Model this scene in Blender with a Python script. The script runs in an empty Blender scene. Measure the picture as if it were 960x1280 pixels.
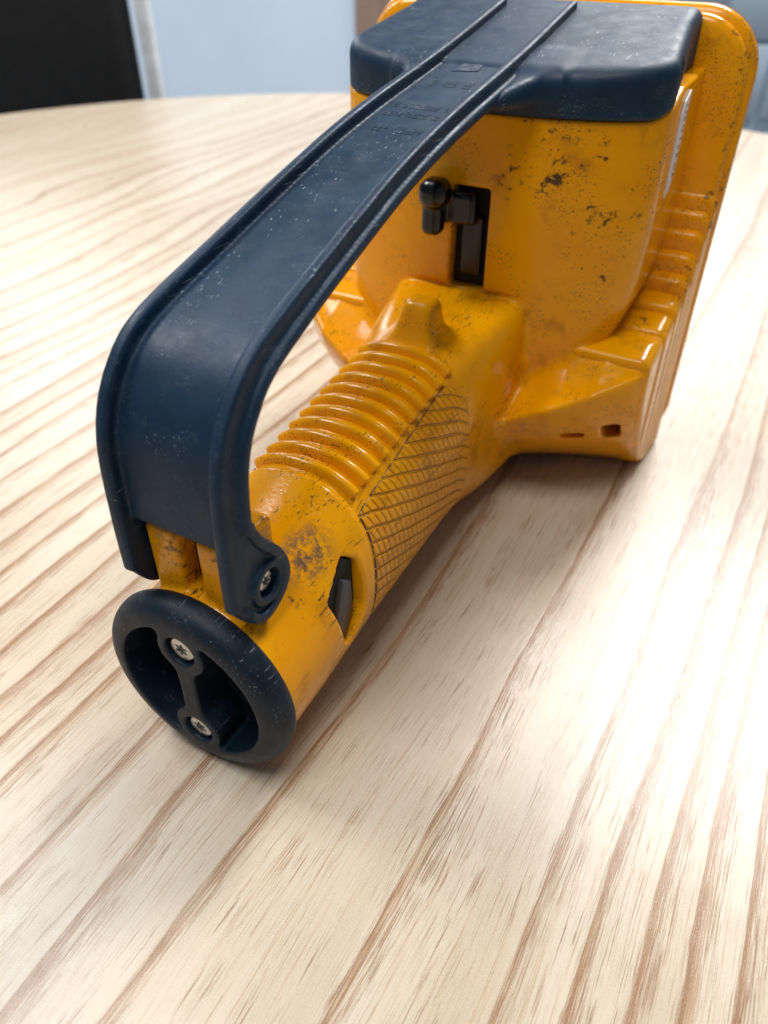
import bpy, bmesh, math, random
import numpy as np
from mathutils import Vector, Matrix

# ------------------------------------------------------------------ camera, light, exposure
# all sizes below are written in centimetres and turned into metres on the way into the meshes
S = 0.01
scene = bpy.context.scene
COL = scene.collection
PITCH, HEAD = math.radians(38.6), math.radians(28.7)
CAM = Vector((12.19, -10.01, 22.03))
cam_data = bpy.data.cameras.new("camera")
cam = bpy.data.objects.new("camera", cam_data)
COL.objects.link(cam)
cam.location = CAM * S
cam.rotation_euler = (math.pi / 2 - PITCH, 0, HEAD)
cam_data.sensor_fit = 'VERTICAL'
cam_data.sensor_height = 36
cam_data.lens = 36 * 957 / 1280
cam_data.clip_start = 0.01
cam_data.clip_end = 60
cam_data.dof.use_dof = True
cam_data.dof.focus_distance = 0.235
cam_data.dof.aperture_fstop = 11
scene.camera = cam

world = bpy.data.worlds.new("World")
scene.world = world
world.use_nodes = True
bg = world.node_tree.nodes["Background"]
bg.inputs[0].default_value = (0.80, 0.90, 1.0, 1)
bg.inputs[1].default_value = 0.17

def area(name, loc, target, sx, sy, power, color):
    ld = bpy.data.lights.new(name, 'AREA')
    ld.shape = 'RECTANGLE'; ld.size = sx; ld.size_y = sy
    ld.energy = power; ld.color = color
    o = bpy.data.objects.new(name, ld); COL.objects.link(o)
    o.location = Vector(loc) * S
    d = (Vector(target) - Vector(loc)).normalized()
    o.rotation_euler = d.to_track_quat('-Z', 'Y').to_euler()
    return o
# ceiling panels of the room, 1.9 m above the table
area("ceiling_panel_front", (18, 190, 190), (18, 190, 0), 0.66, 0.62, 80, (1.0, 0.99, 0.975))
area("ceiling_panel_side", (-340, 245, 190), (-340, 245, 0), 1.3, 1.3, 58, (1.0, 0.99, 0.975))
area("ceiling_panel_far", (-60, 420, 190), (-60, 420, 0), 1.6, 1.2, 70, (1.0, 0.99, 0.975))
area("ceiling_panel_near", (5, -48, 190), (5, -48, 0), 0.62, 0.62, 17, (1.0, 0.99, 0.975))
area("ceiling_panel_left", (-128, 5, 190), (-128, 5, 0), 0.62, 0.62, 34, (1.0, 0.99, 0.975))
scene.view_settings.view_transform = 'Standard'
scene.view_settings.look = 'None'
scene.view_settings.exposure = 0.04
scene.view_settings.gamma = 1.0
scene.view_settings.use_curve_mapping = False

# ------------------------------------------------------------------ node helpers
class NT:
    def __init__(self, name):
        self.m = bpy.data.materials.new(name); self.m.use_nodes = True
        self.t = self.m.node_tree; self.b = self.t.nodes["Principled BSDF"]
    def n(self, kind, **kw):
        nd = self.t.nodes.new(kind)
        for k, v in kw.items(): setattr(nd, k, v)
        return nd
    def put(self, sock, v):
        if isinstance(v, bpy.types.NodeSocket): self.t.links.new(v, sock)
        elif isinstance(v, (tuple, list)) and len(v) == 3 and sock.type == 'RGBA': sock.default_value = (*v, 1)
        else: sock.default_value = v
    def coord(self): return self.n('ShaderNodeTexCoord').outputs['Object']
    def mapping(self, vec, scale=(1, 1, 1), loc=(0, 0, 0), rot=(0, 0, 0)):
        m = self.n('ShaderNodeMapping'); self.put(m.inputs['Vector'], vec)
        m.inputs['Scale'].default_value = scale; m.inputs['Location'].default_value = loc; m.inputs['Rotation'].default_value = rot
        return m.outputs[0]
    def noise(self, vec, scale, detail=2, rough=.5, dist=0, col=False):
        n = self.n('ShaderNodeTexNoise'); self.put(n.inputs['Vector'], vec)
        n.inputs['Scale'].default_value = scale; n.inputs['Detail'].default_value = detail
        n.inputs['Roughness'].default_value = rough; n.inputs['Distortion'].default_value = dist
        return n.outputs['Color' if col else 'Fac']
    def math(self, op, a, b=None, c=None, clamp=False):
        m = self.n('ShaderNodeMath', operation=op, use_clamp=clamp); self.put(m.inputs[0], a)
        if b is not None: self.put(m.inputs[1], b)
        if c is not None: self.put(m.inputs[2], c)
        return m.outputs[0]
    def vmath(self, op, a, b=None, out='Vector'):
        m = self.n('ShaderNodeVectorMath', operation=op); self.put(m.inputs[0], a)
        if b is not None: self.put(m.inputs[1], b)
        return m.outputs[out]
    def rng(self, v, a, b, c=0.0, d=1.0, smooth=True):
        m = self.n('ShaderNodeMapRange', interpolation_type='SMOOTHSTEP' if smooth else 'LINEAR'); self.put(m.inputs[0], v)
        for i, x in enumerate((a, b, c, d)): m.inputs[i + 1].default_value = x
        return m.outputs[0]
    def mix(self, f, a, b, mode='MIX'):
        m = self.n('ShaderNodeMix', data_type='RGBA', blend_type=mode); self.put(m.inputs['Factor'], f)
        self.put(m.inputs['A'], a); self.put(m.inputs['B'], b)
        return m.outputs['Result']
    def ramp(self, f, stops):
        r = self.n('ShaderNodeValToRGB'); self.put(r.inputs[0], f)
        e = r.color_ramp.elements
        st = sorted(stops, key=lambda q: q[0])
        e[0].position, e[1].position = 0.0, 1.0
        for p, c in st[1:-1]: e.new(p)
        for k, (p, c) in enumerate(st): e[k].color = (*c, 1)
        return r.outputs[0]
    def bump(self, h, strength, dist, normal=None):
        b = self.n('ShaderNodeBump'); b.inputs['Strength'].default_value = strength; b.inputs['Distance'].default_value = dist
        self.put(b.inputs['Height'], h)
        if normal is not None: self.put(b.inputs['Normal'], normal)
        return b.outputs[0]
    def blob(self, co, c, r):
        # soft round mask about a point of the object (cm), r = radii in cm
        d = self.vmath('SUBTRACT', co, tuple(x * S for x in c))
        d = self.vmath('DIVIDE', d, tuple(x * S for x in r))
        l = self.vmath('LENGTH', d, out='Value')
        return self.rng(l, 1.0, .25)
    def set(self, **kw):
        for k, v in kw.items(): self.put(self.b.inputs[k.replace('_', ' ')], v)
        return self.m

def scratches(t, co, across, along, rot, thr=.68, mask=6.0, patch=.5):
    # short straight hairlines: a noise squeezed across and drawn out along one direction
    v = t.mapping(co, (across, along, across), (rot, rot * 2, .3), (rot, rot * .7, rot * 1.9))
    line = t.rng(t.noise(v, 1, 1, .4), thr, thr + .04)
    return t.math('MULTIPLY', line, t.rng(t.noise(co, mask * 10, 2, .5), patch, patch + .12))

# ------------------------------------------------------------------ materials
def yellow_material(name, speck=1.0, groove=False):
    t = NT(name); co = t.coord()
    big = t.noise(co, 25, 3, .55)
    base = t.mix(t.rng(big, .3, .7), (.84, .33, .0001), (.93, .40, .0002))
    # ingrained black specks and rubbed marks, dense on the rear of the head
    dens = t.math('ADD', t.blob(co, (3.2, 19, 15.2), (4.2, 3, 1.6)), t.blob(co, (5.6, 20, 12.6), (1.9, 3, 4.2)))
    dens = t.math('ADD', dens, t.blob(co, (2.5, 19, 14.2), (2.4, 3, 2.4)))
    dens = t.math('ADD', dens, t.math('MULTIPLY', t.blob(co, (8.6, 25.5, 14), (1.1, 2.5, 8)), .8))
    dens = t.math('ADD', dens, t.math('MULTIPLY', t.blob(co, (7.5, 22, 8), (2, 4, 5)), .5))
    dens = t.math('ADD', dens, t.math('MULTIPLY', t.blob(co, (1, 2, 6), (4, 4, 5)), .8), clamp=True)
    n1 = t.noise(t.mapping(co, (1, 1, 1.3)), 190, 6, .72)
    n2 = t.noise(co, 60, 2, .5)
    th = t.math('SUBTRACT', .69, t.math('MULTIPLY', dens, .15))
    th = t.math('SUBTRACT', th, t.math('MULTIPLY', t.math('SUBTRACT', n2, .5), .36))
    sp = t.math('MULTIPLY', t.math('SUBTRACT', n1, th), 14 * speck, clamp=True)
    # greyish rub by the strap pivot and grime in patches
    rub = t.math('MULTIPLY', t.blob(co, (1.75, 4.1, 6.5), (1.15, 1.5, 1.2)), t.rng(t.noise(co, 320, 3, .7), .36, .62))
    rub = t.math('MAXIMUM', rub, t.math('MULTIPLY', t.blob(co, (-.5, 1.1, 8.1), (1.0, .8, 1.1)), t.rng(t.noise(co, 280, 4, .7), .46, .66)))
    grime = t.math('MULTIPLY', t.rng(t.noise(co, 70, 5, .65), .52, .74), .7)
    s1 = scratches(t, co, 1500, 90, .7, .655, 6, .46); s2 = scratches(t, co, 1300, 70, 2.1, .66, 6, .46); s3 = scratches(t, co, 900, 25, 3.3, .69, 4, .5)
    sc = t.math('MAXIMUM', t.math('MAXIMUM', s1, s2), s3)
    c = t.mix(grime, base, (.52, .19, .005))
    c = t.mix(t.math('MULTIPLY', sc, .75), c, (.10, .05, .02))
    c = t.mix(t.math('MULTIPLY', rub, .85), c, (.06, .055, .055))
    c = t.mix(t.math('MULTIPLY', sp, .92), c, (.035, .02, .013))
    if speck > 1.1:
        pt = t.n('ShaderNodeNewGeometry').outputs['Pointiness']
        chip = t.math('MULTIPLY', t.rng(pt, .53, .57), t.rng(t.noise(co, 240, 4, .65), .54, .62))
        c = t.mix(t.math('MULTIPLY', chip, .9), c, (.05, .03, .02))
    white = scratches(t, co, 1600, 110, 5.2, .7)
    c = t.mix(t.math('MULTIPLY', white, .5), c, (.8, .65, .4))
    if groove:
        cut_tone = t.n('ShaderNodeAttribute', attribute_name='groove').outputs['Fac']
        cut_tone = t.math('MULTIPLY', cut_tone, t.rng(t.noise(co, 260, 3, .7), .25, .55, .45, 1))
        c = t.mix(cut_tone, c, (.05, .04, .035))  # patchy darker colour along the grooves and the pad's border
    r = t.rng(t.noise(co, 140, 4, .6), .3, .7, .12, .24)
    r = t.math('ADD', r, t.math('MULTIPLY', t.math('ADD', sp, rub), .3))
    h = t.math('ADD', t.noise(co, 900, 2, .5), t.math('MULTIPLY', sc, -.8))
    nb = t.bump(h, .10, .0004)
    nb = t.bump(t.noise(co, 90, 2), .04, .002, nb)
    return t.set(Base_Color=c, Roughness=r, Normal=nb, Specular_IOR_Level=.30)

def black_material(name, col, rough=.45, dust=.2, lift=1.0):
    t = NT(name); co = t.coord()
    n = t.noise(co, 60, 4, .6)
    c = t.mix(t.rng(n, .3, .7), tuple(x * .85 for x in col), tuple(x * 1.15 for x in col))
    fine = t.noise(co, 1300, 2, .6)
    pat = t.noise(co, 130, 4, .65)
    d = t.math('MULTIPLY', t.rng(pat, .5, .75), t.rng(fine, .48, .66))
    c = t.mix(t.math('MULTIPLY', d, dust), c, (.22, .25, .28))
    sc = t.math('MAXIMUM', scratches(t, co, 1700, 70, 1.3, .69, 5, .53), scratches(t, co, 1400, 40, 4.4, .71, 4, .5))
    c = t.mix(t.math('MULTIPLY', sc, .55), c, (.35, .4, .45))
    pt = t.n('ShaderNodeNewGeometry').outputs['Pointiness']
    worn = t.math('MULTIPLY', t.rng(pt, .52, .58), t.rng(t.noise(co, 420, 3, .7), .46, .64))
    c = t.mix(t.math('MULTIPLY', worn, .5), c, (.16, .18, .20))
    r = t.rng(pat, .3, .7, rough - .07, rough + .08)
    nb = t.bump(t.math('ADD', fine, t.math('MULTIPLY', sc, 1.5)), .12, .0004)
    nb = t.bump(t.noise(co, 55, 2), .12, .0025, nb)
    return t.set(Base_Color=c, Roughness=r, Normal=nb, Specular_IOR_Level=.3)

def plain(name, col, rough=.5, metal=0.0, var=.12, scale=40, bump=.05):
    t = NT(name); co = t.coord(); n = t.noise(co, scale, 4, .6)
    c = t.mix(t.rng(n, .3, .7), tuple(x * (1 - var) for x in col), tuple(min(x * (1 + var), 1) for x in col))
    return t.set(Base_Color=c, Roughness=t.rng(n, .3, .7, max(rough - .06, .02), rough + .06), Metallic=metal, Normal=t.bump(n, bump, .001))

def wood_material():
    t = NT("ash_laminate"); co = t.coord()
    sep = t.n('ShaderNodeSeparateXYZ'); t.put(sep.inputs[0], co)
    # the grain runs along Y: bend the across-grain coordinate slowly (cm)
    w1 = t.noise(t.mapping(co, (7, 2.2, 1)), 1, 2, .5)
    w2 = t.noise(t.mapping(co, (26, 7, 1), (3, 1, 0)), 1, 2, .5)
    w3 = t.noise(t.mapping(co, (120, 22, 1), (7, 2, 0)), 1, 2, .6)
    x = t.math('MULTIPLY_ADD', sep.outputs[0], 100.0, -21.5)      # cm from the lamp's axis (the table's centre is 21.5 cm to its left)
    far = t.rng(x, -12.0, -38.0, 0, 1)
    x = t.math('ADD', x, t.math('MULTIPLY', t.math('SUBTRACT', w1, .5), t.math('ADD', 2.6, t.math('MULTIPLY', far, 9))))
    x = t.math('ADD', x, t.math('MULTIPLY', t.math('SUBTRACT', w2, .5), .6))
    x = t.math('ADD', x, t.math('MULTIPLY', t.math('SUBTRACT', w3, .5), .12))
    # growth rings: sharp brown start, fading out to one side
    rings = [-52, -49, -46.5, -44, -41, -38, -35.5, -33.4, -31.5, -29, -27, -25.3, -23.4, -21.6, -19.8, -18.1, -16.2, -14.6, -13.1, -11.5, -9.8, -7.9, -6.4, -5.1, -2.1, .3, 2.75, 7.5, 11.1, 12.9, 14.3, 15.5, 16.8, 18.3, 20.2, 22.5, 24.6, 27, 29.5, 32]
    def band(chunk):
        lo, hi = chunk[0] - 1.0, chunk[-1] + 2.5
        st = [(0.0, (0, 0, 0))]
        rnd = random.Random(int(lo * 10))
        for i, q in enumerate(chunk):
            nxt = chunk[i + 1] if i + 1 < len(chunk) else hi
            a = rnd.uniform(.75, 1)
            wd = min(rnd.uniform(.6, 1.3), (nxt - q) * .7)
            for dx, v in ((-.10, 0.0), (.02, a), (.24, a * .62), (wd, 0.0)):
                st.append(((q + dx - lo) / (hi - lo), (v, v, v)))
        st.append((1.0, (0, 0, 0)))
        return t.ramp(t.rng(x, lo, hi, 0, 1, False), st)
    ring = None
    for i in range(0, len(rings), 6):
        bnd = band(rings[i:i + 6])
        ring = bnd if ring is None else t.math('MAXIMUM', ring, bnd)
    # open pores: short dark dashes, crowded along the rings
    xw = t.n('ShaderNodeCombineXYZ'); t.put(xw.inputs[0], x); t.put(xw.inputs[1], t.math('MULTIPLY', sep.outputs[1], 100.0))
    v = xw.outputs[0]
    p1 = t.noise(t.mapping(v, (30, .5, 1)), 1, 2, .5)
    p2 = t.noise(t.mapping(v, (50, .75, 1), (5, 3, 0)), 1, 2, .6)
    p3 = t.noise(t.mapping(v, (3.2, .12, 1), (2, 9, 0)), 1, 3, .6)
    crowd = t.math('MULTIPLY', ring, .16)
    pore = t.math('MAXIMUM', t.rng(t.math('ADD', p1, crowd), .585, .625), t.math('MULTIPLY', t.rng(t.math('ADD', p2, crowd), .60, .64), .85))
    pore = t.math('MULTIPLY', pore, t.rng(t.math('ADD', p3, crowd), .42, .62, .25, 1))
    hair = t.noise(t.mapping(v, (9, .07, 1), (4, 2, 0)), 1, 3, .6)
    hair = t.math('MULTIPLY', t.rng(t.math('ADD', hair, t.math('MULTIPLY', ring, .1)), .55, .66), t.rng(p2, .35, .6, .2, 1))
    tone = t.noise(t.mapping(v, (.45, .03, 1), (1, 4, 0)), 1, 2, .5)
    base = t.mix(t.rng(tone, .3, .7), (.50, .41, .30), (.585, .505, .395))
    ring = t.math('MULTIPLY', ring, t.math('MULTIPLY_ADD', far, -.35, 1.0))
    solid = t.rng(t.math('ADD', t.math('MULTIPLY', ring, .75), t.math('MULTIPLY', t.math('SUBTRACT', p1, .5), .9)), .26, .66)
    c = t.mix(t.math('MULTIPLY', solid, .85), base, (.34, .175, .065))
    fib = t.noise(t.mapping(v, (42, .2, 1), (8, 1, 0)), 1, 2, .6)
    c = t.mix(t.rng(fib, .4, .72, 0, .13), c, (.40, .26, .15))
    c = t.mix(t.math('MULTIPLY', hair, .45), c, (.42, .23, .10))
    c = t.mix(t.math('MULTIPLY', pore, .8), c, (.23, .11, .045))
    grit = t.noise(co, 3800, 1, .5)
    c = t.mix(t.math('MULTIPLY', t.rng(grit, .48, .72), .22), c, (.86, .82, .74))
    r = t.rng(grit, .3, .7, .19, .28)
    nb = t.bump(t.math('ADD', grit, t.math('MULTIPLY', pore, -.6)), .13, .0005)
    return t.set(Base_Color=c, Roughness=r, Normal=nb, Specular_IOR_Level=.55)

M = {}
M['yellow'] = yellow_material("yellow_plastic")
M['yellow_rim'] = yellow_material("yellow_plastic_worn", 1.25)
M['knurl'] = yellow_material("yellow_knurled_plastic", 1.0, True)
M['strap'] = black_material("dark_blue_black_nylon", (.007, .028, .060), .48, .22)
M['cap'] = black_material("black_rubber", (.005, .013, .026), .5, .35)
M['gloss'] = plain("glossy_black_plastic", (.002, .002, .003), .22, bump=.02)
M['slot'] = plain("slot_black", (.002, .002, .0025), .75)
M['grey'] = plain("grey_plastic_latch", (.05, .06, .07), .45)
M['steel'] = plain("stainless_steel", (.62, .61, .60), .3, 1.0, .1, 600)
M['recess'] = plain("screw_recess", (.02, .02, .02), .5)
M['glass'] = plain("lens_polycarbonate", (.55, .6, .62), .05)
M['paper'] = plain("white_label", (.80, .78, .80), .5, var=.03)
M['ink'] = plain("label_print", (.10, .10, .13), .6)
M['wood'] = wood_material()
M['edge'] = plain("table_edge_band", (.62, .5, .38), .45)
M['wall'] = plain("painted_wall", (.60, .71, .83), .75, var=.02, scale=3)
M['floor'] = plain("room_floor", (.30, .31, .32), .5)
M['chair'] = plain("black_upholstery", (.003, .003, .004), .8)
M['tube'] = plain("pale_grey_tube", (.62, .64, .66), .4)
M['cabinet'] = plain("blue_grey_steel_cabinet", (.36, .44, .53), .45, var=.03, scale=5)
M['frame'] = plain("brown_wood_frame", (.30, .20, .15), .55)

# ------------------------------------------------------------------ mesh helpers
def link(o, parent=None):
    COL.objects.link(o)
    if parent is not None: o.parent = parent
    return o
def mesh_obj(name, verts, faces, mat, parent=None, smooth=True, angle=None, scale=S):
    me = bpy.data.meshes.new(name)
    v = (np.asarray(verts, dtype=np.float64) * scale).tolist()
    me.from_pydata(v, [], [list(map(int, f)) for f in faces]); me.validate(); me.update()
    bm = bmesh.new(); bm.from_mesh(me); bmesh.ops.recalc_face_normals(bm, faces=bm.faces)
    bm.to_mesh(me); bm.free()
    return finish(name, me, mat, parent, smooth, angle)
def finish(name, me, mat, parent, smooth, angle):
    if smooth: me.polygons.foreach_set('use_smooth', [True] * len(me.polygons))
    if angle: me.set_sharp_from_angle(angle=math.radians(angle))
    me.materials.append(mat)
    return link(bpy.data.objects.new(name, me), parent)
def bm_obj(name, bm, mat, parent=None, smooth=True, angle=35):
    bmesh.ops.recalc_face_normals(bm, faces=bm.faces)
    for v in bm.verts: v.co *= S
    me = bpy.data.meshes.new(name); bm.to_mesh(me); bm.free()
    return finish(name, me, mat, parent, smooth, angle)
def add_box(bm, lo, hi, bev=0.0, seg=2):
    r = bmesh.ops.create_cube(bm, size=1.0)['verts']
    for v in r: v.co = Vector([(lo[i] + hi[i]) / 2 + v.co[i] * (hi[i] - lo[i]) for i in range(3)])
    if bev:
        es = list({e for v in r for e in v.link_edges})
        bmesh.ops.bevel(bm, geom=es, offset=bev, segments=seg, affect='EDGES', profile=.5)
def add_prism(bm, pts, axis, a, b, bev=0.0, seg=2):
    # polygon pts in the two other axes, extruded along axis from a to b
    def P(u, v, w):
        return {0: (w, u, v), 1: (u, w, v), 2: (u, v, w)}[axis]
    lo = [bm.verts.new(P(u, v, a)) for u, v in pts]; hi = [bm.verts.new(P(u, v, b)) for u, v in pts]
    n = len(pts); fs = [bm.faces.new(lo), bm.faces.new(hi)]
    for i in range(n): fs.append(bm.faces.new((lo[i], lo[(i + 1) % n], hi[(i + 1) % n], hi[i])))
    if bev:
        es = list({e for f in fs[:2] for e in f.edges})
        bmesh.ops.bevel(bm, geom=es, offset=bev, segments=seg, affect='EDGES', profile=.5)
def lathe(prof, n=64):
    # prof: (radius, depth) about the Y axis
    V, F = [], []
    for r, d in prof:
        for k in range(n):
            a = 2 * math.pi * k / n; V.append((r * math.cos(a), d, r * math.sin(a)))
    for i in range(len(prof) - 1):
        for k in range(n): F.append((i * n + k, i * n + (k + 1) % n, (i + 1) * n + (k + 1) % n, (i + 1) * n + k))
    return V, F
def thing(name, label, cat, loc=(0, 0, 0), group=None):
    o = bpy.data.objects.new(name, None); o.empty_display_size = .05
    o.location = Vector(loc) * S; link(o); o['label'] = label; o['category'] = cat
    if group: o['group'] = group
    return o

def surface_net(f, lo, hi, h):
    # quads of the zero level of a field sampled on a grid (naive surface nets)
    ax = [np.arange(lo[i], hi[i] + h, h) for i in range(3)]
    x, y, z = ax[0][:, None, None], ax[1][None, :, None], ax[2][None, None, :]
    D = np.asarray(f(x, y, z), dtype=np.float32)
    D = np.broadcast_to(D, (len(ax[0]), len(ax[1]), len(ax[2]))).copy()
    D[0] = D[-1] = 1; D[:, 0] = 1; D[:, -1] = 1; D[:, :, 0] = 1; D[:, :, -1] = 1
    I = D < 0
    A = [I[a:I.shape[0] - 1 + a, b:I.shape[1] - 1 + b, c:I.shape[2] - 1 + c] for a in (0, 1) for b in (0, 1) for c in (0, 1)]
    al = A[0].copy(); an = A[0].copy()
    for q in A[1:]: al &= q; an |= q
    cells = np.argwhere(an & ~al)
    idx = np.full(an.shape, -1, dtype=np.int64); idx[tuple(cells.T)] = np.arange(len(cells))
    acc = np.zeros((len(cells), 3)); cnt = np.zeros(len(cells))
    C8 = [(a, b, c) for a in (0, 1) for b in (0, 1) for c in (0, 1)]
    for p in C8:
        for k in range(3):
            if p[k]: continue
            q = list(p); q[k] = 1
            dp = D[tuple((cells + p).T)]; dq = D[tuple((cells + q).T)]
            m = (dp < 0) != (dq < 0)
            tt = np.where(m, dp / np.where(m, dp - dq, 1), 0)
            pos = np.tile(np.array(p, float), (len(cells), 1)); pos[:, k] += tt
            acc += np.where(m[:, None], pos, 0); cnt += m
    V = (cells + acc / cnt[:, None]) * h + np.array(lo)
    F = []
    for k in range(3):
        s0 = [slice(None)] * 3; s1 = [slice(None)] * 3; s0[k] = slice(0, -1); s1[k] = slice(1, None)
        e = np.argwhere(I[tuple(s0)] != I[tuple(s1)])
        u, v = [i for i in range(3) if i != k]
        e = e[(e[:, u] > 0) & (e[:, v] > 0)]
        du = np.zeros(3, int); du[u] = 1; dv = np.zeros(3, int); dv[v] = 1
        q = np.stack([idx[tuple(w.T)] for w in (e - du - dv, e - dv, e, e - du)], 1)
        flip = I[tuple(e.T)] ^ (k == 1)
        q[flip] = q[flip][:, ::-1]
        F.append(q)
    return V, np.concatenate(F)
def net_obj(name, f, lo, hi, h, mat, parent, relax=1, mirror=False):
    V, F = surface_net(f, lo, hi, h)
    if mirror: V[:, 0] *= -1; F = F[:, ::-1].copy()
    for _ in range(relax):
        s = np.zeros_like(V); c = np.zeros(len(V))
        for a, b in ((0, 1), (1, 2), (2, 3), (3, 0)):
            np.add.at(s, F[:, a], V[F[:, b]]); np.add.at(s, F[:, b], V[F[:, a]])
            np.add.at(c, F[:, a], 1); np.add.at(c, F[:, b], 1)
        V = V * .5 + .5 * s / c[:, None]
    me = bpy.data.meshes.new(name)
    me.vertices.add(len(V)); me.vertices.foreach_set('co', (V * S).astype(np.float32).ravel())
    me.loops.add(F.size); me.loops.foreach_set('vertex_index', F.astype(np.int32).ravel())
    me.polygons.add(len(F)); me.polygons.foreach_set('loop_start', np.arange(0, F.size, 4, dtype=np.int32))
    me.update(calc_edges=True); me.validate()
    return finish(name, me, mat, parent, True, None)
# ------------------------------------------------------------------ the room behind (floor, wall) and the table
TABLE_C, TABLE_R = (-21.5, 35.5), 70.0
FLOOR_Z = -74.0
def from_cam(right, ahead, z):
    # a spot on the room's floor plan, given along and across the wall behind
    fx, fy = -math.sin(HEAD), math.cos(HEAD); rx, ry = math.cos(HEAD), math.sin(HEAD)
    return (CAM.x + fx * ahead + rx * right, CAM.y + fy * ahead + ry * right, z)
def struct(o): o['kind'] = 'structure'; return o
bm = bmesh.new(); add_box(bm, (-700, -500, FLOOR_Z - 10), (700, 900, FLOOR_Z))
struct(bm_obj('floor', bm, M['floor'], None, False, None))
WALL = 440.0
bm = bmesh.new(); add_box(bm, (-560, WALL, FLOOR_Z), (560, WALL + 12, 170))
w = struct(bm_obj('wall', bm, M['wall'], None, False, None))
w.location = Vector((CAM.x, CAM.y, 0)) * S; w.rotation_euler.z = HEAD

t = thing('round_table', 'round table with a glossy pale ash top under the lamp', 'table', (TABLE_C[0], TABLE_C[1], FLOOR_Z))
bm = bmesh.new()
n = 160
ring = [(TABLE_R * math.cos(2 * math.pi * k / n), TABLE_R * math.sin(2 * math.pi * k / n)) for k in range(n)]
add_prism(bm, ring, 2, -2.6, 0, .25, 3)
top = bm_obj('tabletop', bm, M['wood'], None, True, 30)
top.parent = t; top.location = (-TABLE_C[0] * S * 0, 0, -FLOOR_Z * S)
V, F = lathe([(0, 0), (30, 0), (30, 1.2), (6, 3), (4.2, 5), (4.2, 69), (14, 71.3), (0, 71.3)], 48)
V = [(x, z, y) for x, y, z in V]
mesh_obj('pedestal', V, F, M['tube'], t, True, 35)

# chair, cabinet and door frame seen past the far edge of the table
def at_room(o, right, ahead, turn=0.0):
    p = from_cam(right, ahead, FLOOR_Z); o.location = Vector(p) * S; o.rotation_euler.z = HEAD + turn
ch = thing('office_chair', 'black upholstered chair beyond the far left edge of the table', 'chair')
at_room(ch, -88, 150, .15)
bm = bmesh.new(); add_box(bm, (-27, -3.5, 50), (27, 3.5, 112), 3, 3); bm_obj('backrest', bm, M['chair'], ch)
bm = bmesh.new(); add_box(bm, (-26, 4, 41), (26, 52, 49), 3, 3); bm_obj('seat', bm, M['chair'], ch)
for sx in (-1, 1):
    for y in (-2, 50):
        bm = bmesh.new(); add_box(bm, (sx * 25 - 1.4, y - 1.4, 0), (sx * 25 + 1.4, y + 1.4, 43), .5, 2); bm_obj('leg', bm, M['tube'], ch)

bm = bmesh.new(); add_box(bm, (28.2, -1.6, 20), (30.6, 1.2, 112), .8, 3); bm_obj('frame_tube', bm, M['tube'], ch)
ch.location = Vector(from_cam(-69, 150, FLOOR_Z)) * S; ch.rotation_euler.z = HEAD

cb = thing('drawer_cabinet', 'blue grey steel drawer cabinet behind the table at the right edge', 'cabinet')
cb.location = Vector(from_cam(0, 200, FLOOR_Z)) * S; cb.rotation_euler.z = HEAD
bm = bmesh.new(); add_box(bm, (52, 1.2, 0), (124, 48, 118), .4, 2); bm_obj('body', bm, M['cabinet'], cb)
proto = None
for cx in (70.4, 106.0):
    for zc in (14, 40, 63.2, 79.2, 101):
        hz = 7.5 if 60 < zc < 80 else (12.3 if zc < 50 else 13.5)
        bm = bmesh.new(); add_box(bm, (-17.2, 0, -hz), (17.2, 1.6, hz), .35, 2)
        d = bm_obj('drawer', bm, M['cabinet'], cb); d.location = Vector((cx, 0, zc)) * S
        bm = bmesh.new(); add_box(bm, (-6, -1.8, hz - 4.2), (6, .05, hz - 3.2), .3, 2); bm_obj('handle', bm, M['tube'], d)
fr = thing('door_frame', 'narrow brown wooden door frame on the pale wall behind the lamp', 'door frame')
fr.location = Vector(from_cam(0, WALL - 3, FLOOR_Z)) * S; fr.rotation_euler.z = HEAD
bm = bmesh.new(); add_box(bm, (-13.6, 0, 0), (-1.5, 5.9, 205), .5, 2); bm_obj('upright', bm, M['frame'], fr)
bm = bmesh.new(); add_box(bm, (78, 0, 0), (87, 5.9, 205), .5, 2); bm_obj('upright', bm, M['frame'], fr)
bm = bmesh.new(); add_box(bm, (-13.6, -.2, 205.1), (87, 5.7, 214), .5, 2); bm_obj('head_rail', bm, M['frame'], fr)
bm = bmesh.new(); add_box(bm, (-1.3, 2, .5), (77.8, 5.5, 204.8), .2, 1); bm_obj('door_leaf', bm, M['frame'], fr)
# ------------------------------------------------------------------ the lamp: its moulded yellow casing as one solid
def smin(a,b,k):
    h=np.maximum(k-np.abs(a-b),0)/k
    return np.minimum(a,b)-h*h*k*.25
def smax(a,b,k): return -smin(-a,-b,k)
def rbox(x,y,z,c,h,r):
    qx=np.abs(x-c[0])-(h[0]-r); qy=np.abs(y-c[1])-(h[1]-r); qz=np.abs(z-c[2])-(h[2]-r)
    return np.sqrt(np.maximum(qx,0)**2+np.maximum(qy,0)**2+np.maximum(qz,0)**2)+np.minimum(np.maximum(qx,np.maximum(qy,qz)),0)-r
GY =[0.5, 3.0, 5.4, 6.25,6.38,7.0,13.0,14.0,15.2,16.5,18.6,20.0]
GZC=[3.36,3.42,3.85,4.0, 4.0, 4.0,4.5, 4.6,4.7, 4.8, 5.0, 5.0]
GA =[3.12,3.08,3.0, 2.95,2.84,2.84,2.84,2.84,2.84,2.88,3.05,3.1]
GB =[3.12,3.2, 3.5, 3.62,3.5, 3.5,3.9, 3.95,4.0,4.08,4.2,4.2]
GN =[2.0, 2.0, 2.2, 2.3, 2.4, 2.4,2.5, 2.7, 3.6, 5.5,8.0,8.0]
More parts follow.
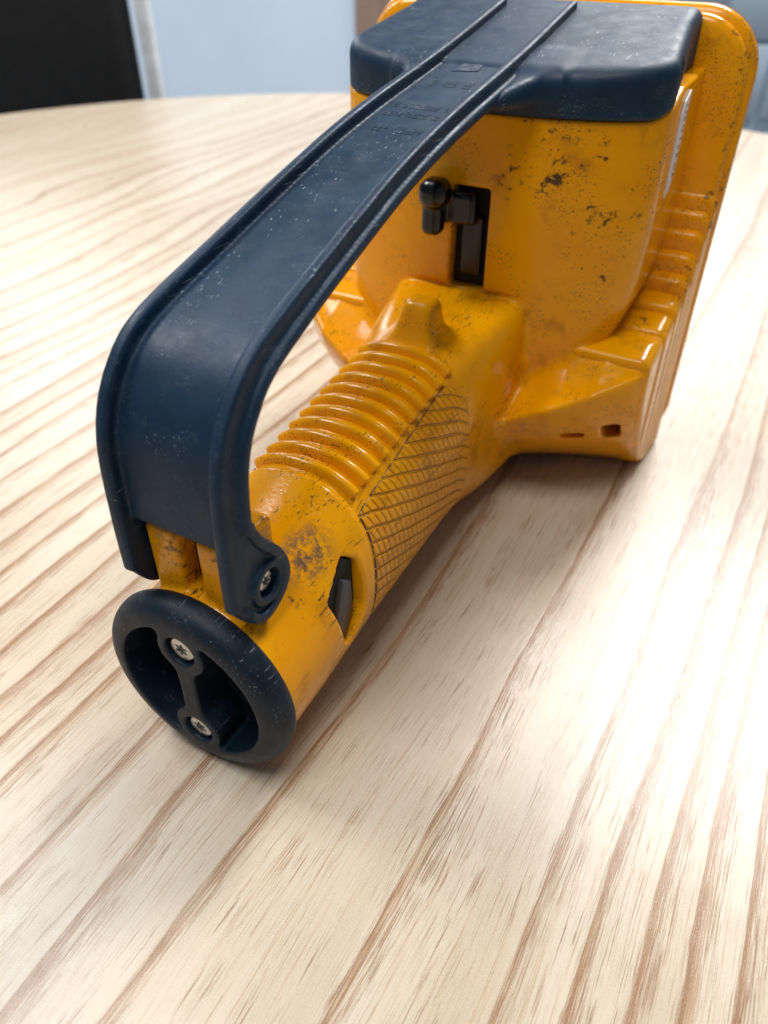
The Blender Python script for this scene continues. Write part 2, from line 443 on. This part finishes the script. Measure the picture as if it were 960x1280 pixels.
def grip(x,y,z):
    zc=np.interp(y,GY,GZC);a=np.interp(y,GY,GA);b=np.interp(y,GY,GB);n=np.interp(y,GY,GN)
    f=((np.abs(x)/a)**n+(np.abs(z-zc)/b)**n)**(1/n)
    return (f-1)*np.minimum(a,b)
def cover_bottom(y): return np.interp(y,[18,20.3,22.3,26],[16.0,16.05,16.85,16.95])
def plan(x,y,hw,back,rc,bul):
    # head section seen from above: rounded box with a bulging rear
    qx=np.abs(x)-(hw-rc); qy=(back+rc)-y
    d=np.sqrt(np.maximum(qx,0)**2+np.maximum(qy,0)**2)+np.minimum(np.maximum(qx,qy),0)-rc
    R=bul; c=np.sqrt(x*x+(y-(back+R))**2)-R
    return smax(d,np.where(y<back+R,c,-1.0),.8)
def body(x,y,z):
    hw=np.interp(z,[6.0,7.5,9,12,17],[5.9,6.2,6.5,6.66,6.6])
    d=plan(x-np.interp(z,[7.5,10],[0,.22]),y,hw,18.6,2.7,13.0)
    d=smax(d,z-(cover_bottom(y)-.02),.12)
    return np.maximum(smax(d,3.4-z,.3),y-26.6)
ZL_X=[0,2.2,3.35,4.2,5.3,6.6,7.45,8.25]; ZL=[3.0,3.6,4.7,5.2,5.7,6.3,6.65,7.0]
def lip_y(ax): return np.interp(ax,[0,3,5,6.5,7.5,8.3],[17.2,17.2,17.4,18.0,18.8,19.5])
def wing_back(ax,z):
    zl=np.interp(ax,ZL_X,ZL); yl=lip_y(ax); yb=np.interp(ax,[0,1.6,3,5,6.5,8.3],[19.8,20.4,21.8,22.8,23.3,23.7])
    s=np.clip(z/zl,0,1.0); return yl+(yb-yl)*(1-s)**1.6
def wing(x,y,z):
    ax=np.abs(x)
    zl=np.interp(ax,ZL_X,ZL); yl=lip_y(ax); back=wing_back(ax,z)
    u=np.maximum(y-yl,0)
    top=np.minimum(zl+.0+.22*u+.17*u*u,7.15)
    d=(back-y)*.85
    d=smax(d,(z-top)*.85,.2)
    d=smax(d,ax-8.22,.5)
    floor=np.interp(ax,[0,6.6,7.5,8.3],[.85,.75,.08,0.02])
    return np.maximum(smax(d,floor-z,.3),y-26.6)
STEP_Y=[25.85,25.55,25.2,24.75,24.15,23.2,21.8,19.65]
STEP_Z=[12.4,11.7,10.95,10.1,9.25,8.45,7.85,7.42]
STEP_X=[8.52,8.50,8.48,8.45,8.42,8.38,8.34,8.28]
def step(k):
    # one of the nested shells that step down round the flank of the head
    def f(x,y,z):
        d=smax(x-STEP_X[k],z-(STEP_Z[k]-.06+.13*1.7*np.clip(y-STEP_Y[k],0,1.6)),.6)
        b=np.maximum(STEP_Y[k]-y,(wing_back(np.minimum(x,8.3),z)+.10+.13*(7-k)-y)*.85)
        d=smax(d,b,.24)
        d=np.maximum(d,-rbox(x,y,z,(5.75,19.5,3.6),(.48,2.2,.2),.19))
        d=np.maximum(d,-rbox(x,y,z,(7.2,20.4,3.75),(.34,2.6,.52),.2))
        return np.maximum(np.maximum(d,.06-z),np.maximum(y-26.3,4.6-x))
    return f
def convex(y,z,pts):
    d=None; n=len(pts)
    ar=sum(pts[i][0]*pts[(i+1)%n][1]-pts[(i+1)%n][0]*pts[i][1] for i in range(n)); sg=1 if ar>0 else -1
    for i in range(n):
        (a,b),(c,e)=pts[i],pts[(i+1)%n]; L=np.hypot(c-a,e-b)
        v=sg*((y-a)*(e-b)-(z-b)*(c-a))/L
        d=v if d is None else smax(d,v,.15)
    return d
WIN=[(5.55,5.55),(5.05,5.95),(3.75,5.1),(4.2,3.0),(4.75,2.6),(5.6,3.6)]
def casing(x,y,z):
    g=np.maximum(grip(x,y,z),.6-y)
    g=np.maximum(g,-np.maximum(np.sqrt(x*x+(z-3.36)**2)-2.72,y-1.75))
    g=np.maximum(g,y-20)
    # hang lugs between the ears of the strap
    top=8.75
    for c,h in ((-.93,.58),(.87,.60)):
        l=rbox(x,y,z,(c,2.1,7.2),(h,1.0,1.5),.2)
        g=smin(g,l,.18)
    # thumb stop
    w=.95-.16*np.clip(z-8.3,0,2)
    t=smax(np.abs(x-.05)-w, smax(z-10.15,  smax((14.0+(z-8.2)*.42)-y, y-15.75,.25),.35),.35)
    t=np.maximum(t,7.6-z)
    g=smin(g,t,.55)
    b=smin(body(x,y,z),wing(x,y,z),.4)
    d=smin(g,b,np.interp(z,[6.5,8.7],[.5,.08]))
    # cuts
    d=smax(d,-rbox(x,y,z,(.15,18.4,9.27),(2.6,.55,.08),.05),.05)
    d=smax(d,-rbox(x,y,z,(.28,18.6,11.35),(.78,1.3,2.03),.12),.06)
    d=smax(d,-np.maximum(convex(y,z,WIN)+0*x,1.6-x),.12)
    d=smax(d,-rbox(x,y,z,(5.75,19.5,3.6),(.48,2.2,.2),.19),.1)
    d=smax(d,-rbox(x,y,z,(7.2,20.4,3.75),(.34,2.6,.52),.2),.1)
    return d
lamp = thing('hand_lamp', 'worn yellow hand lamp with black strap handle lying on the ash table', 'hand lamp')
net_obj('casing', casing, (-8.6, .4, -.1), (8.6, 26.8, 17.2), .072, M['yellow'], lamp, 1)

# front bezel: a rounded rectangle ring with two grooves round its rim, and the lens in it
def rrect(hw, z0, z1, r, rt, n=12):
    pts = []
    for cx, cz, a0, r in ((hw - rt, z1 - rt, 0, rt), (-hw + rt, z1 - rt, 90, rt), (-hw + r, z0 + r, 180, r), (hw - r, z0 + r, 270, r)):
        for k in range(n + 1):
            a = math.radians(a0 + 90 * k / n); pts.append((cx + r * math.cos(a), cz + r * math.sin(a)))
    return pts
def loft_rr(stations):
    # stations: (inset, y); the outline shrinks by inset
    V, F = [], []; n = None
    for ins, y in stations:
        p = rrect(8.58 - ins, 0.02 + ins * .35, 18.95 - ins, 1.75 - min(ins * .5, 1.2), 2.35 - min(ins * .5, 1.2)); n = len(p)
        V += [(u, y, v) for u, v in p]
    for i in range(len(stations) - 1):
        for k in range(n): F.append((i * n + k, i * n + (k + 1) % n, (i + 1) * n + (k + 1) % n, (i + 1) * n + k))
    return V, F, n
st = [(3.2, 25.95), (.9, 25.95), (.5, 25.98), (.33, 26.07), (.24, 26.25), (.24, 26.41), (.32, 26.47), (.32, 26.55), (.14, 26.63), (.04, 26.75),
      (0, 26.90), (0, 27.05), (.09, 27.11), (.09, 27.19), (0, 27.25), (.04, 27.45), (.2, 27.60), (.6, 27.65), (1.2, 27.65), (1.25, 27.25), (3.2, 27.20)]
V, F, n = loft_rr(st)
F.append(list(range(n))[::-1]); 
mesh_obj('bezel', V, F, M['yellow_rim'], lamp, True, 50)
V, F, n = loft_rr([(1.3, 27.23), (1.3, 27.4), (1.6, 27.45)]); F.append(list(range(n))); F.append([2 * n + k for k in range(n)])
mesh_obj('lens', V, F, M['glass'], lamp, True, 40)

V, F, n = loft_rr([(.2, 27.08), (.035, 27.1), (.02, 27.15), (.035, 27.2), (.2, 27.22)])
mesh_obj('gasket', V, F, M['slot'], lamp, True, 50)

# nested steps down both flanks of the head
for i in range(8):
    net_obj('skirt_step', step(i), (4.4, STEP_Y[i] - .4, -.1), (8.8, 26.5, STEP_Z[i] + .25), .075, M['yellow_rim'], lamp, 1)
    net_obj('skirt_step', step(i), (4.4, STEP_Y[i] - .4, -.1), (8.8, 26.5, STEP_Z[i] + .25), .075, M['yellow_rim'], lamp, 1, True)

# finger ridges across the top of the grip
def grip_surf(y, x):
    zc, a, b, n = (float(np.interp(y, GY, q)) for q in (GZC, GA, GB, GN))
    return zc + b * max(1 - (abs(x) / a) ** n, 0) ** (1 / n)
for i in range(11):
    y0 = 6.82 + i * .70
    V, F = [], []; nu, nv = 41, 9
    for u in range(nu):
        s = -1 + 2 * u / (nu - 1)
        x = 1.86 * math.sin(s * math.pi / 2 * .98)
        e = min(1, (1 - abs(s)) / .09 + .02); hgt = .29 * math.sqrt(max(1 - (1 - e) ** 2, 0)) + .001
        z = grip_surf(y0, x); dz = (grip_surf(y0, x + .01) - grip_surf(y0, x - .01)) / .02
        nx, nz = -dz / math.hypot(dz, 1), 1 / math.hypot(dz, 1)
        for v in range(nv):
            q = -1 + 2 * v / (nv - 1); w = .235 * (.55 + .45 * e)
            h = hgt * (max(1 - abs(q) ** 2.6, 0) ** .62) - .05 * (abs(q) > .99)
            V.append((x + nx * h, y0 + q * w + .03 * h - .12 * (1 - (x / 1.86) ** 2) * 0, z + nz * h + q * w * .075))
    for u in range(nu - 1):
        for v in range(nv - 1): F.append((u * nv + v, u * nv + v + 1, (u + 1) * nv + v + 1, (u + 1) * nv + v))
    F.append([v for v in range(nv)]); F.append([(nu - 1) * nv + v for v in range(nv)])
    F += [(u * nv, (u + 1) * nv, (u + 1) * nv + nv - 1, u * nv + nv - 1) for u in range(nu - 1)]
    mesh_obj('finger_ridge', V, F, M['yellow'], lamp, True, 55)

# knurled side panels: pads cut into diamonds by two sets of grooves, coloured darker in the cuts
def knurl(sgn):
    ny, nt = 420, 260
    yy = np.linspace(6.44, 14.15, ny)
    V = np.zeros((ny, nt, 3)); G = np.zeros((ny, nt))
    for i, y in enumerate(yy):
        zc, a, b, n = (float(np.interp(y, GY, q)) for q in (GZC, GA, GB, GN))
        zt = 6.55 + (y - 6.5) / 7.5 * 1.38
        if y > 13.3: zt -= ((y - 13.3) / .85) ** 2 * 1.1
        xt = a * max(1 - abs((zt - zc) / b) ** n, 0) ** (1 / n)
        t0 = math.atan2((zt - zc) / b, xt / a); t1 = -1.12
        tt = t0 + (t1 - t0) * np.linspace(0, 1, nt)
        c, s = np.cos(tt), np.sin(tt); k = (np.abs(c) ** n + np.abs(s) ** n) ** (-1 / n)
        x, z = a * c * k, zc + b * s * k
        arc = np.concatenate([[0], np.cumsum(np.hypot(np.diff(x), np.diff(z)))])
        wob = .012 * np.sin(y * 3.1 + arc * 2)
        u1 = (zt - arc + .42 * y + wob) / .54; u2 = (y - .25 * arc * -1 * -1 + wob) / .29
        g1 = np.abs(u1 - np.round(u1)) * .54; g2 = np.abs(u2 - np.round(u2)) * .29
        d1 = np.clip(1.2 - g1 / .055, 0, 1); d2 = np.clip(1.2 - g2 / .045, 0, 1) * .8
        edge = np.minimum(np.minimum(arc, arc[-1] - arc), min(y - 6.44, 14.15 - y))
        lift = .055 * np.clip(edge / .06, 0, 1) - .075 * np.maximum(d1, d2 * .5) * np.clip(edge / .05, 0, 1)
        lift = np.where(edge <= 0, -.08, lift)
        nx, nz = c / a, s / b; L = np.hypot(nx, nz)
        V[i, :, 0] = x + nx / L * lift; V[i, :, 1] = y; V[i, :, 2] = z + nz / L * lift
        G[i] = np.maximum(np.clip(d1 * 1.3, 0, 1), np.maximum(np.clip(d2, 0, 1) * .6, np.clip(1.6 - edge / .06, 0, 1)))
    V[:, :, 0] *= sgn
    i, j = np.meshgrid(np.arange(ny - 1), np.arange(nt - 1), indexing='ij')
    a = (i * nt + j).ravel(); F = np.stack([a, a + 1, a + nt + 1, a + nt], 1)
    if sgn < 0: F = F[:, ::-1]
    F = F[:, ::-1]
    me = bpy.data.meshes.new('knurled_panel'); me.from_pydata((V.reshape(-1, 3) * S).tolist(), [], F.tolist()); me.update()
    at = me.attributes.new('groove', 'FLOAT', 'POINT'); at.data.foreach_set('value', G.astype(np.float32).ravel())
    return finish('knurled_panel', me, M['knurl'], lamp, True, None)
knurl(1); knurl(-1)

bm = bmesh.new(); add_box(bm, (-.42, 1.75, 6.4), (.36, 3.2, 8.72), .08, 2); bm_obj('lug_gap_shade', bm, M['slot'], lamp)  # black insert added as the deep shade in the slot between the lugs

# ------------------------------------------------------------------ strap handle
PY = [.46, .47, .49, .56, .67, .92, 1.28, 1.88, 2.6, 3.7, 6.05, 8.0, 9.5, 11.0, 12.5, 14.65, 17.0, 19.0, 21.0, 25.1]
PZ = [7.2, 8.2, 9.07, 10.4, 11.33, 12.15, 12.8, 13.48, 13.97, 14.38, 15.06, 15.62, 16.03, 16.41, 16.74, 17.13, 17.49, 17.81, 18.16, 18.97]
def catmull(P, per=10):
    P = [np.array(p, float) for p in P]; out = []
    for i in range(len(P) - 1):
        p0, p1, p2, p3 = P[max(i - 1, 0)], P[i], P[i + 1], P[min(i + 2, len(P) - 1)]
        for k in range(per):
            u = k / per
            out.append(.5 * (2 * p1 + (p2 - p0) * u + (2 * p0 - 5 * p1 + 4 * p2 - p3) * u * u + (3 * p1 - p0 - 3 * p2 + p3) * u ** 3))
    out.append(P[-1]); return np.array(out)
prof = catmull(list(zip(PY, PZ)), 26)
for _ in range(90): prof[1:-1] = .5 * prof[1:-1] + .25 * (prof[:-2] + prof[2:])
tan = np.gradient(prof, axis=0); tan /= np.linalg.norm(tan, axis=1)[:, None]
inw = np.stack([tan[:, 1], -tan[:, 0]], 1)       # towards the inside of the loop
def taper(y): return np.interp(y, [0, 2.2, 6, 10, 25], [1, 1, .93, .865, .82])
EAR = [(.60, 9.9), (.53, 8.4), (.52, 7.6), (.55, 7.2), (.85, 6.65), (1.2, 6.3), (1.6, 6.2), (2.05, 6.3), (2.45, 6.55), (2.72, 6.9), (2.8, 7.3), (2.72, 7.75), (2.45, 8.3),
       (2.0, 8.85), (1.68, 9.35), (1.5, 9.9), (1.47, 10.6), (.70, 10.6)]
PIV = (1.85, 7.38)
def poly2d(y, z, P):
    # signed distance to a closed polygon in the YZ plane
    d = None; ins = np.zeros(np.broadcast(y, z).shape, bool); n = len(P)
    for i in range(n):
        (ay, az), (by, bz) = P[i], P[(i + 1) % n]
        ey, ez = by - ay, bz - az
        u = np.clip(((y - ay) * ey + (z - az) * ez) / (ey * ey + ez * ez), 0, 1)
        q = (y - ay - u * ey) ** 2 + (z - az - u * ez) ** 2
        d = q if d is None else np.minimum(d, q)
        cnd = ((az <= z) != (bz <= z)) & (y < ey * (z - az) / (ez if abs(ez) > 1e-9 else 1e-9) + ay)
        ins ^= cnd
    return np.sqrt(d) * np.where(ins, -1, 1)
def box2(u, v, cu, cv, hu, hv, r):
    a = np.abs(u - cu) - (hu - r); b = np.abs(v - cv) - (hv - r)
    return np.sqrt(np.maximum(a, 0) ** 2 + np.maximum(b, 0) ** 2) + np.minimum(np.maximum(a, b), 0) - r
def strap(x, y, z):
    y2, z2 = y[0], z[0]                            # the profile lies in the YZ plane
    best = np.full(np.broadcast(y2, z2).shape, 1e9); dep = np.zeros_like(best); end = np.zeros_like(best)
    for i in range(len(prof) - 1):
        a, b = prof[i], prof[i + 1]; e = b - a; L2 = e @ e
        ur = ((y2 - a[0]) * e[0] + (z2 - a[1]) * e[1]) / L2
        u = np.clip(ur, 0, 1)
        dy, dz = y2 - a[0] - u * e[0], z2 - a[1] - u * e[1]
        q = dy * dy + dz * dz; m = q < best
        w = inw[i] * (1 - u[..., None]) + inw[i + 1] * u[..., None]
        dd = dy * w[..., 0] + dz * w[..., 1]
        dep = np.where(m, np.sign(dd) * np.sqrt(q), dep); best = np.where(m, q, best)
        end = np.where(m, np.maximum(np.where(i == 0, -ur, 0), np.where(i == len(prof) - 2, ur - 1, 0)) * math.sqrt(L2), end)
    ax = np.abs(x) / taper(y); D = dep[None]; E = end[None]
    wb = box2(ax, D, 0, .55, 1.75, .18, .05)
    wb = np.maximum(wb, np.where(y < 2.6, 8.93 - z, -1))
    rail = box2(ax, D, 1.79, .42, .20, .44, .12)
    lip = box2(ax, D, 1.9, np.interp(y, [0, 2, 6, 12], [.76, .74, .62, .58]), .30, .19, .15)
    lip = np.maximum(lip, np.where(y < 2.6, 9.55 - z, -1))
    d = smin(smin(wb, rail, .04), lip, .06)
    d = np.maximum(d, np.where(E > 0, E, -1.0))
    # ears with a raised border and the countersunk pivot
    p = poly2d(y2, z2, [tuple(q) for q in catmull(EAR + [EAR[0]], 4)[:-1]])[None]
    plate = smax(p, np.abs(np.abs(x) - 1.78) - .20, .14)
    rim = np.maximum(np.abs(p + .17) - .17, np.maximum(np.abs(np.abs(x) - 1.9) - .30, np.maximum(.95 - y, z - 9.8)))
    boss = smax(np.sqrt((y - PIV[0]) ** 2 + (z - PIV[1]) ** 2) - .72, np.abs(np.abs(x) - 1.85) - .31, .1)
    boss = np.maximum(boss, p)
    e = smin(smin(plate, smax(rim, p, .12), .1), boss, .1)
    d = smin(d, e, .07)
    d = smax(d, -np.maximum(np.sqrt((y - PIV[0]) ** 2 + (z - PIV[1]) ** 2) - .45, 1.78 - np.abs(x)), .05)
    return d
handle = net_obj('strap_handle', strap, (-2.4, .1, 5.9), (2.4, 25.3, 19.4), .054, M['strap'], lamp, 2)
def torx(name, parent, centre, axis_m, r):
    # pan screw with a six-lobed recess, facing local -Y, then turned by axis_m
    n = 72; V, F = [], []
    def star(k, s=1.0): a = 2 * math.pi * k / n; return s * r * (.46 + .10 * math.cos(6 * a)), a
    rows = []
    for kind in ('back', 'rim', 'rim2', 'face', 'star', 'pit', 'pit2'):
        row = []
        for k in range(n):
            a = 2 * math.pi * k / n
            rr, d = {'back': (r, .12), 'rim': (r, -.0), 'rim2': (r * .96, -.03), 'face': (r * .85, -.05), 'star': (star(k)[0], -.055), 'pit': (star(k, .95)[0], .09), 'pit2': (star(k, .25)[0], .11)}[kind]
            row.append((rr * math.cos(a), d, rr * math.sin(a)))
        rows.append(row); V += row
    for i in range(len(rows) - 1):
        for k in range(n): F.append((i * n + k, i * n + (k + 1) % n, (i + 1) * n + (k + 1) % n, (i + 1) * n + k))
    F.append([(len(rows) - 1) * n + k for k in range(n)])
    V = [tuple(axis_m @ Vector(v) + Vector(centre)) for v in V]
    o = mesh_obj(name, V, F, M['steel'], parent, True, 40)
    return o
for sg in (1, -1):
    rot = Matrix.Rotation(math.pi / 2 * sg, 3, 'Z') @ Matrix.Rotation(.4, 3, 'Y')
    torx('pivot_screw', handle, (sg * 1.92, PIV[0], PIV[1]), rot, .33)

# worn raised lettering and mark on the strap near the head (too worn to read)
def panel_pt(x, y, up):
    i = int(np.argmin(np.abs(prof[:, 0] - y))); 
    z = float(np.interp(y, prof[250:, 0], prof[250:, 1])); w = inw[i]
    return (x, y + w[0] * (.37 - up), z + w[1] * (.37 - up))
rnd = random.Random(4)
def stroke(bm, a, b, wd, up=.013):
    a, b = np.array(a), np.array(b); d = (b - a) / max(np.linalg.norm(b - a), 1e-6); nrm = np.array([-d[1], d[0]]) * wd / 2
    q = [a + nrm, a - nrm, b - nrm, b + nrm]
    lo = [bm.verts.new(panel_pt(p[0], p[1], -.02)) for p in q]; hi = [bm.verts.new(panel_pt(p[0], p[1], up)) for p in q]
    bm.faces.new(hi)
    for k in range(4): bm.faces.new((lo[k], lo[(k + 1) % 4], hi[(k + 1) % 4], hi[k]))
bm = bmesh.new()
for y0, x0, x1, hgt in ((12.75, -.95, .85, .42), (13.9, -1.0, .95, .36), (14.6, -1.0, .95, .36), (16.7, -.85, .95, .5)):
    x = x0
    while x < x1:
        w_ = rnd.uniform(.11, .17)
        if rnd.random() > .12:
            kind = rnd.randrange(4)
            if kind != 1: stroke(bm, (x, y0), (x, y0 + hgt), .035)
            if kind != 0: stroke(bm, (x + w_ * .75, y0), (x + w_ * .75, y0 + hgt), .035)
            for f_ in rnd.sample((0.04, .5, .96), 2): stroke(bm, (x, y0 + hgt * f_), (x + w_ * .75, y0 + hgt * f_), .035)
        x += w_ + .05
bm_obj('raised_lettering', bm, M['strap'], handle, False, None)
bm = bmesh.new()
def tri(pts, up):
    lo = [bm.verts.new(panel_pt(x, y, -.02)) for x, y in pts]; hi = [bm.verts.new(panel_pt(x, y, up)) for x, y in pts]
    bm.faces.new(hi); n = len(pts)
    for k in range(n): bm.faces.new((lo[k], lo[(k + 1) % n], hi[(k + 1) % n], hi[k]))
tri([(-.55, 18.2), (.38, 18.4), (.12, 20.9), (-.12, 20.9)], .02)
for k in range(10):
    a = k * .628; stroke(bm, (.3 * math.cos(a), 21.9 + .5 * math.sin(a)), (.3 * math.cos(a + .6), 21.9 + .5 * math.sin(a + .6)), .06, .03)
stroke(bm, (-.45, 21.9), (.5, 21.9), .06, .04); stroke(bm, (0, 21.3), (0.05, 22.9), .06, .04)
bm_obj('raised_mark', bm, M['strap'], handle, False, None)

# ------------------------------------------------------------------ black cover over the head's top
def cover(x, y, z):
    hw = np.interp(y, [19, 21, 24.6, 27], [6.56, 6.54, 6.06, 6.05])
    x0 = x; x = x - .26
    d = plan(x, y, hw, 18.5, 2.6, 13.0)
    top = 17.5 + .2 * (y - 19)
    d = smax(d, z - top, .6)
    # the rear edge sweeps out to meet the sides of the strap
    ax = np.abs(x0)
    web = np.maximum(np.maximum((18.9 - 2.3 * np.clip((3.2 - ax) / 1.3, 0, 1) ** 2 - y) * .6, y - 21.0), np.maximum(1.4 - ax, ax - 3.3))
    web = smax(web, z - top + .07, .5); web = smax(web, top - 1.15 + (19 - y) * .25 - z, .4)
    d = smin(d, web, .35)
    d = smax(d, (cover_bottom(y)) - z, .08)
    # arched recess under the strap where the handle joins
    d = np.maximum(d, y - 26.1)
    d = smax(d, -(np.sqrt((y - 21.6) ** 2 + (z - 17.35) ** 2) - .38 + np.maximum(6.2 - np.abs(x), 0) * 5), .06)
    return d
cov = net_obj('top_cover', cover, (-7.2, 15.6, 15.7), (7.2, 26.2, 19.3), .07, M['strap'], lamp, 1)
for sg in (1, -1):
    torx('cover_screw', cov, (.26 + sg * 6.16, 21.6, 17.35), Matrix.Rotation(math.pi / 2 * sg, 3, 'Z'), .27)

# ------------------------------------------------------------------ end cap with two hollows, a bridge and two screws
ZC = 3.36
def cap(x, y, z):
    zz = z - ZC; r = np.sqrt(x * x + zz * zz)
    # rounded rim
    d = smax(r - 3.35, -y, .75); d = smax(d, y - 1.0, .35)
    d = np.minimum(d, np.maximum(r - 2.66, np.maximum(y - 1.7, .5 - y)))
    # waist-shaped bridge between the two screw bosses
    ax = np.abs(x); az = np.abs(zz)
    boss = np.sqrt(x * x + (az - 1.74) ** 2) - .84
    bridge = np.maximum(ax - (.30 + .03 * az), az - 2.4)
    foot = np.maximum(ax - np.interp(az, [1.5, 2.2, 2.7], [0, .75, .95]), 1.5 - az)
    keep = smin(smin(boss, bridge, .25), foot, .2)
    hollow = np.maximum(smax(r - 2.53, -keep, .18), y - 1.4)
    d = smax(d, -hollow, .07)
    d = smax(d, -np.maximum(np.sqrt(x * x + (az - 1.82) ** 2) - .53, y - .28), .05)
    return d
cp = net_obj('end_cap', cap, (-3.5, -.15, -.12), (3.5, 1.8, 6.85), .045, M['cap'], lamp, 1)
for dz in (1.82, -1.82):
    torx('cap_screw', cp, (0, .17, ZC + dz), Matrix.Rotation(.35 * dz, 3, 'Y'), .44)

# ------------------------------------------------------------------ switch in its slot, catch in the collar window, label
bm = bmesh.new(); add_box(bm, (-.46, 19.3, 9.36), (1.02, 19.8, 13.34), .02, 1); bm_obj('switch_slot', bm, M['slot'], lamp)
def lever(x, y, z):
    a = rbox(x, y, z, (-.92, 18.05, 13.2), (.58, .6, .55), .45)
    b = rbox(x, y, z, (-1.02, 18.2, 12.35), (.42, .42, .8), .3)
    c = rbox(x, y, z, (-.2, 18.85, 12.55), (.75, .3, .62), .2)
    e = rbox(x, y, z, (.3, 19.3, 11.0), (.45, .2, 1.2), .05)
    return smin(smin(smin(a, b, .15), c, .2), e, .1)
net_obj('switch_lever', lever, (-1.9, 16.8, 9.1), (1.3, 19.7, 14.1), .05, M['gloss'], lamp, 1)
bm = bmesh.new(); add_prism(bm, [(4.0, 3.1), (4.7, 2.8), (5.25, 3.9), (5.2, 4.9), (4.7, 5.3)], 0, 2.3, 2.68, .08, 2)
o = bm_obj('catch', bm, M['grey'], lamp)
bm = bmesh.new(); add_prism(bm, [(5.50, 5.5), (5.03, 5.88), (3.82, 5.06), (4.25, 3.05), (4.75, 2.68), (5.54, 3.62)], 0, 1.3, 2.5); bm_obj('window_shade_block', bm, M['slot'], lamp)  # black block fills the window, standing in for the shade deep inside it
bm = bmesh.new(); add_prism(bm, [(22.35, 15.85), (22.6, 16.3), (23.3, 16.6), (23.35, 13.75), (23.0, 13.2), (22.4, 12.95)], 0, 6.84, 6.905, 0)
lb = bm_obj('label', bm, M['paper'], lamp, False, None)
bm = bmesh.new(); z = 13.6
while z < 16.1:
    q = rnd.uniform(.07, .18); add_box(bm, (6.90, 22.95, z), (6.909, 23.1 + rnd.uniform(0, .12), z + q)); z += q + rnd.uniform(.06, .2)
bm_obj('print', bm, M['ink'], lb, False, None)
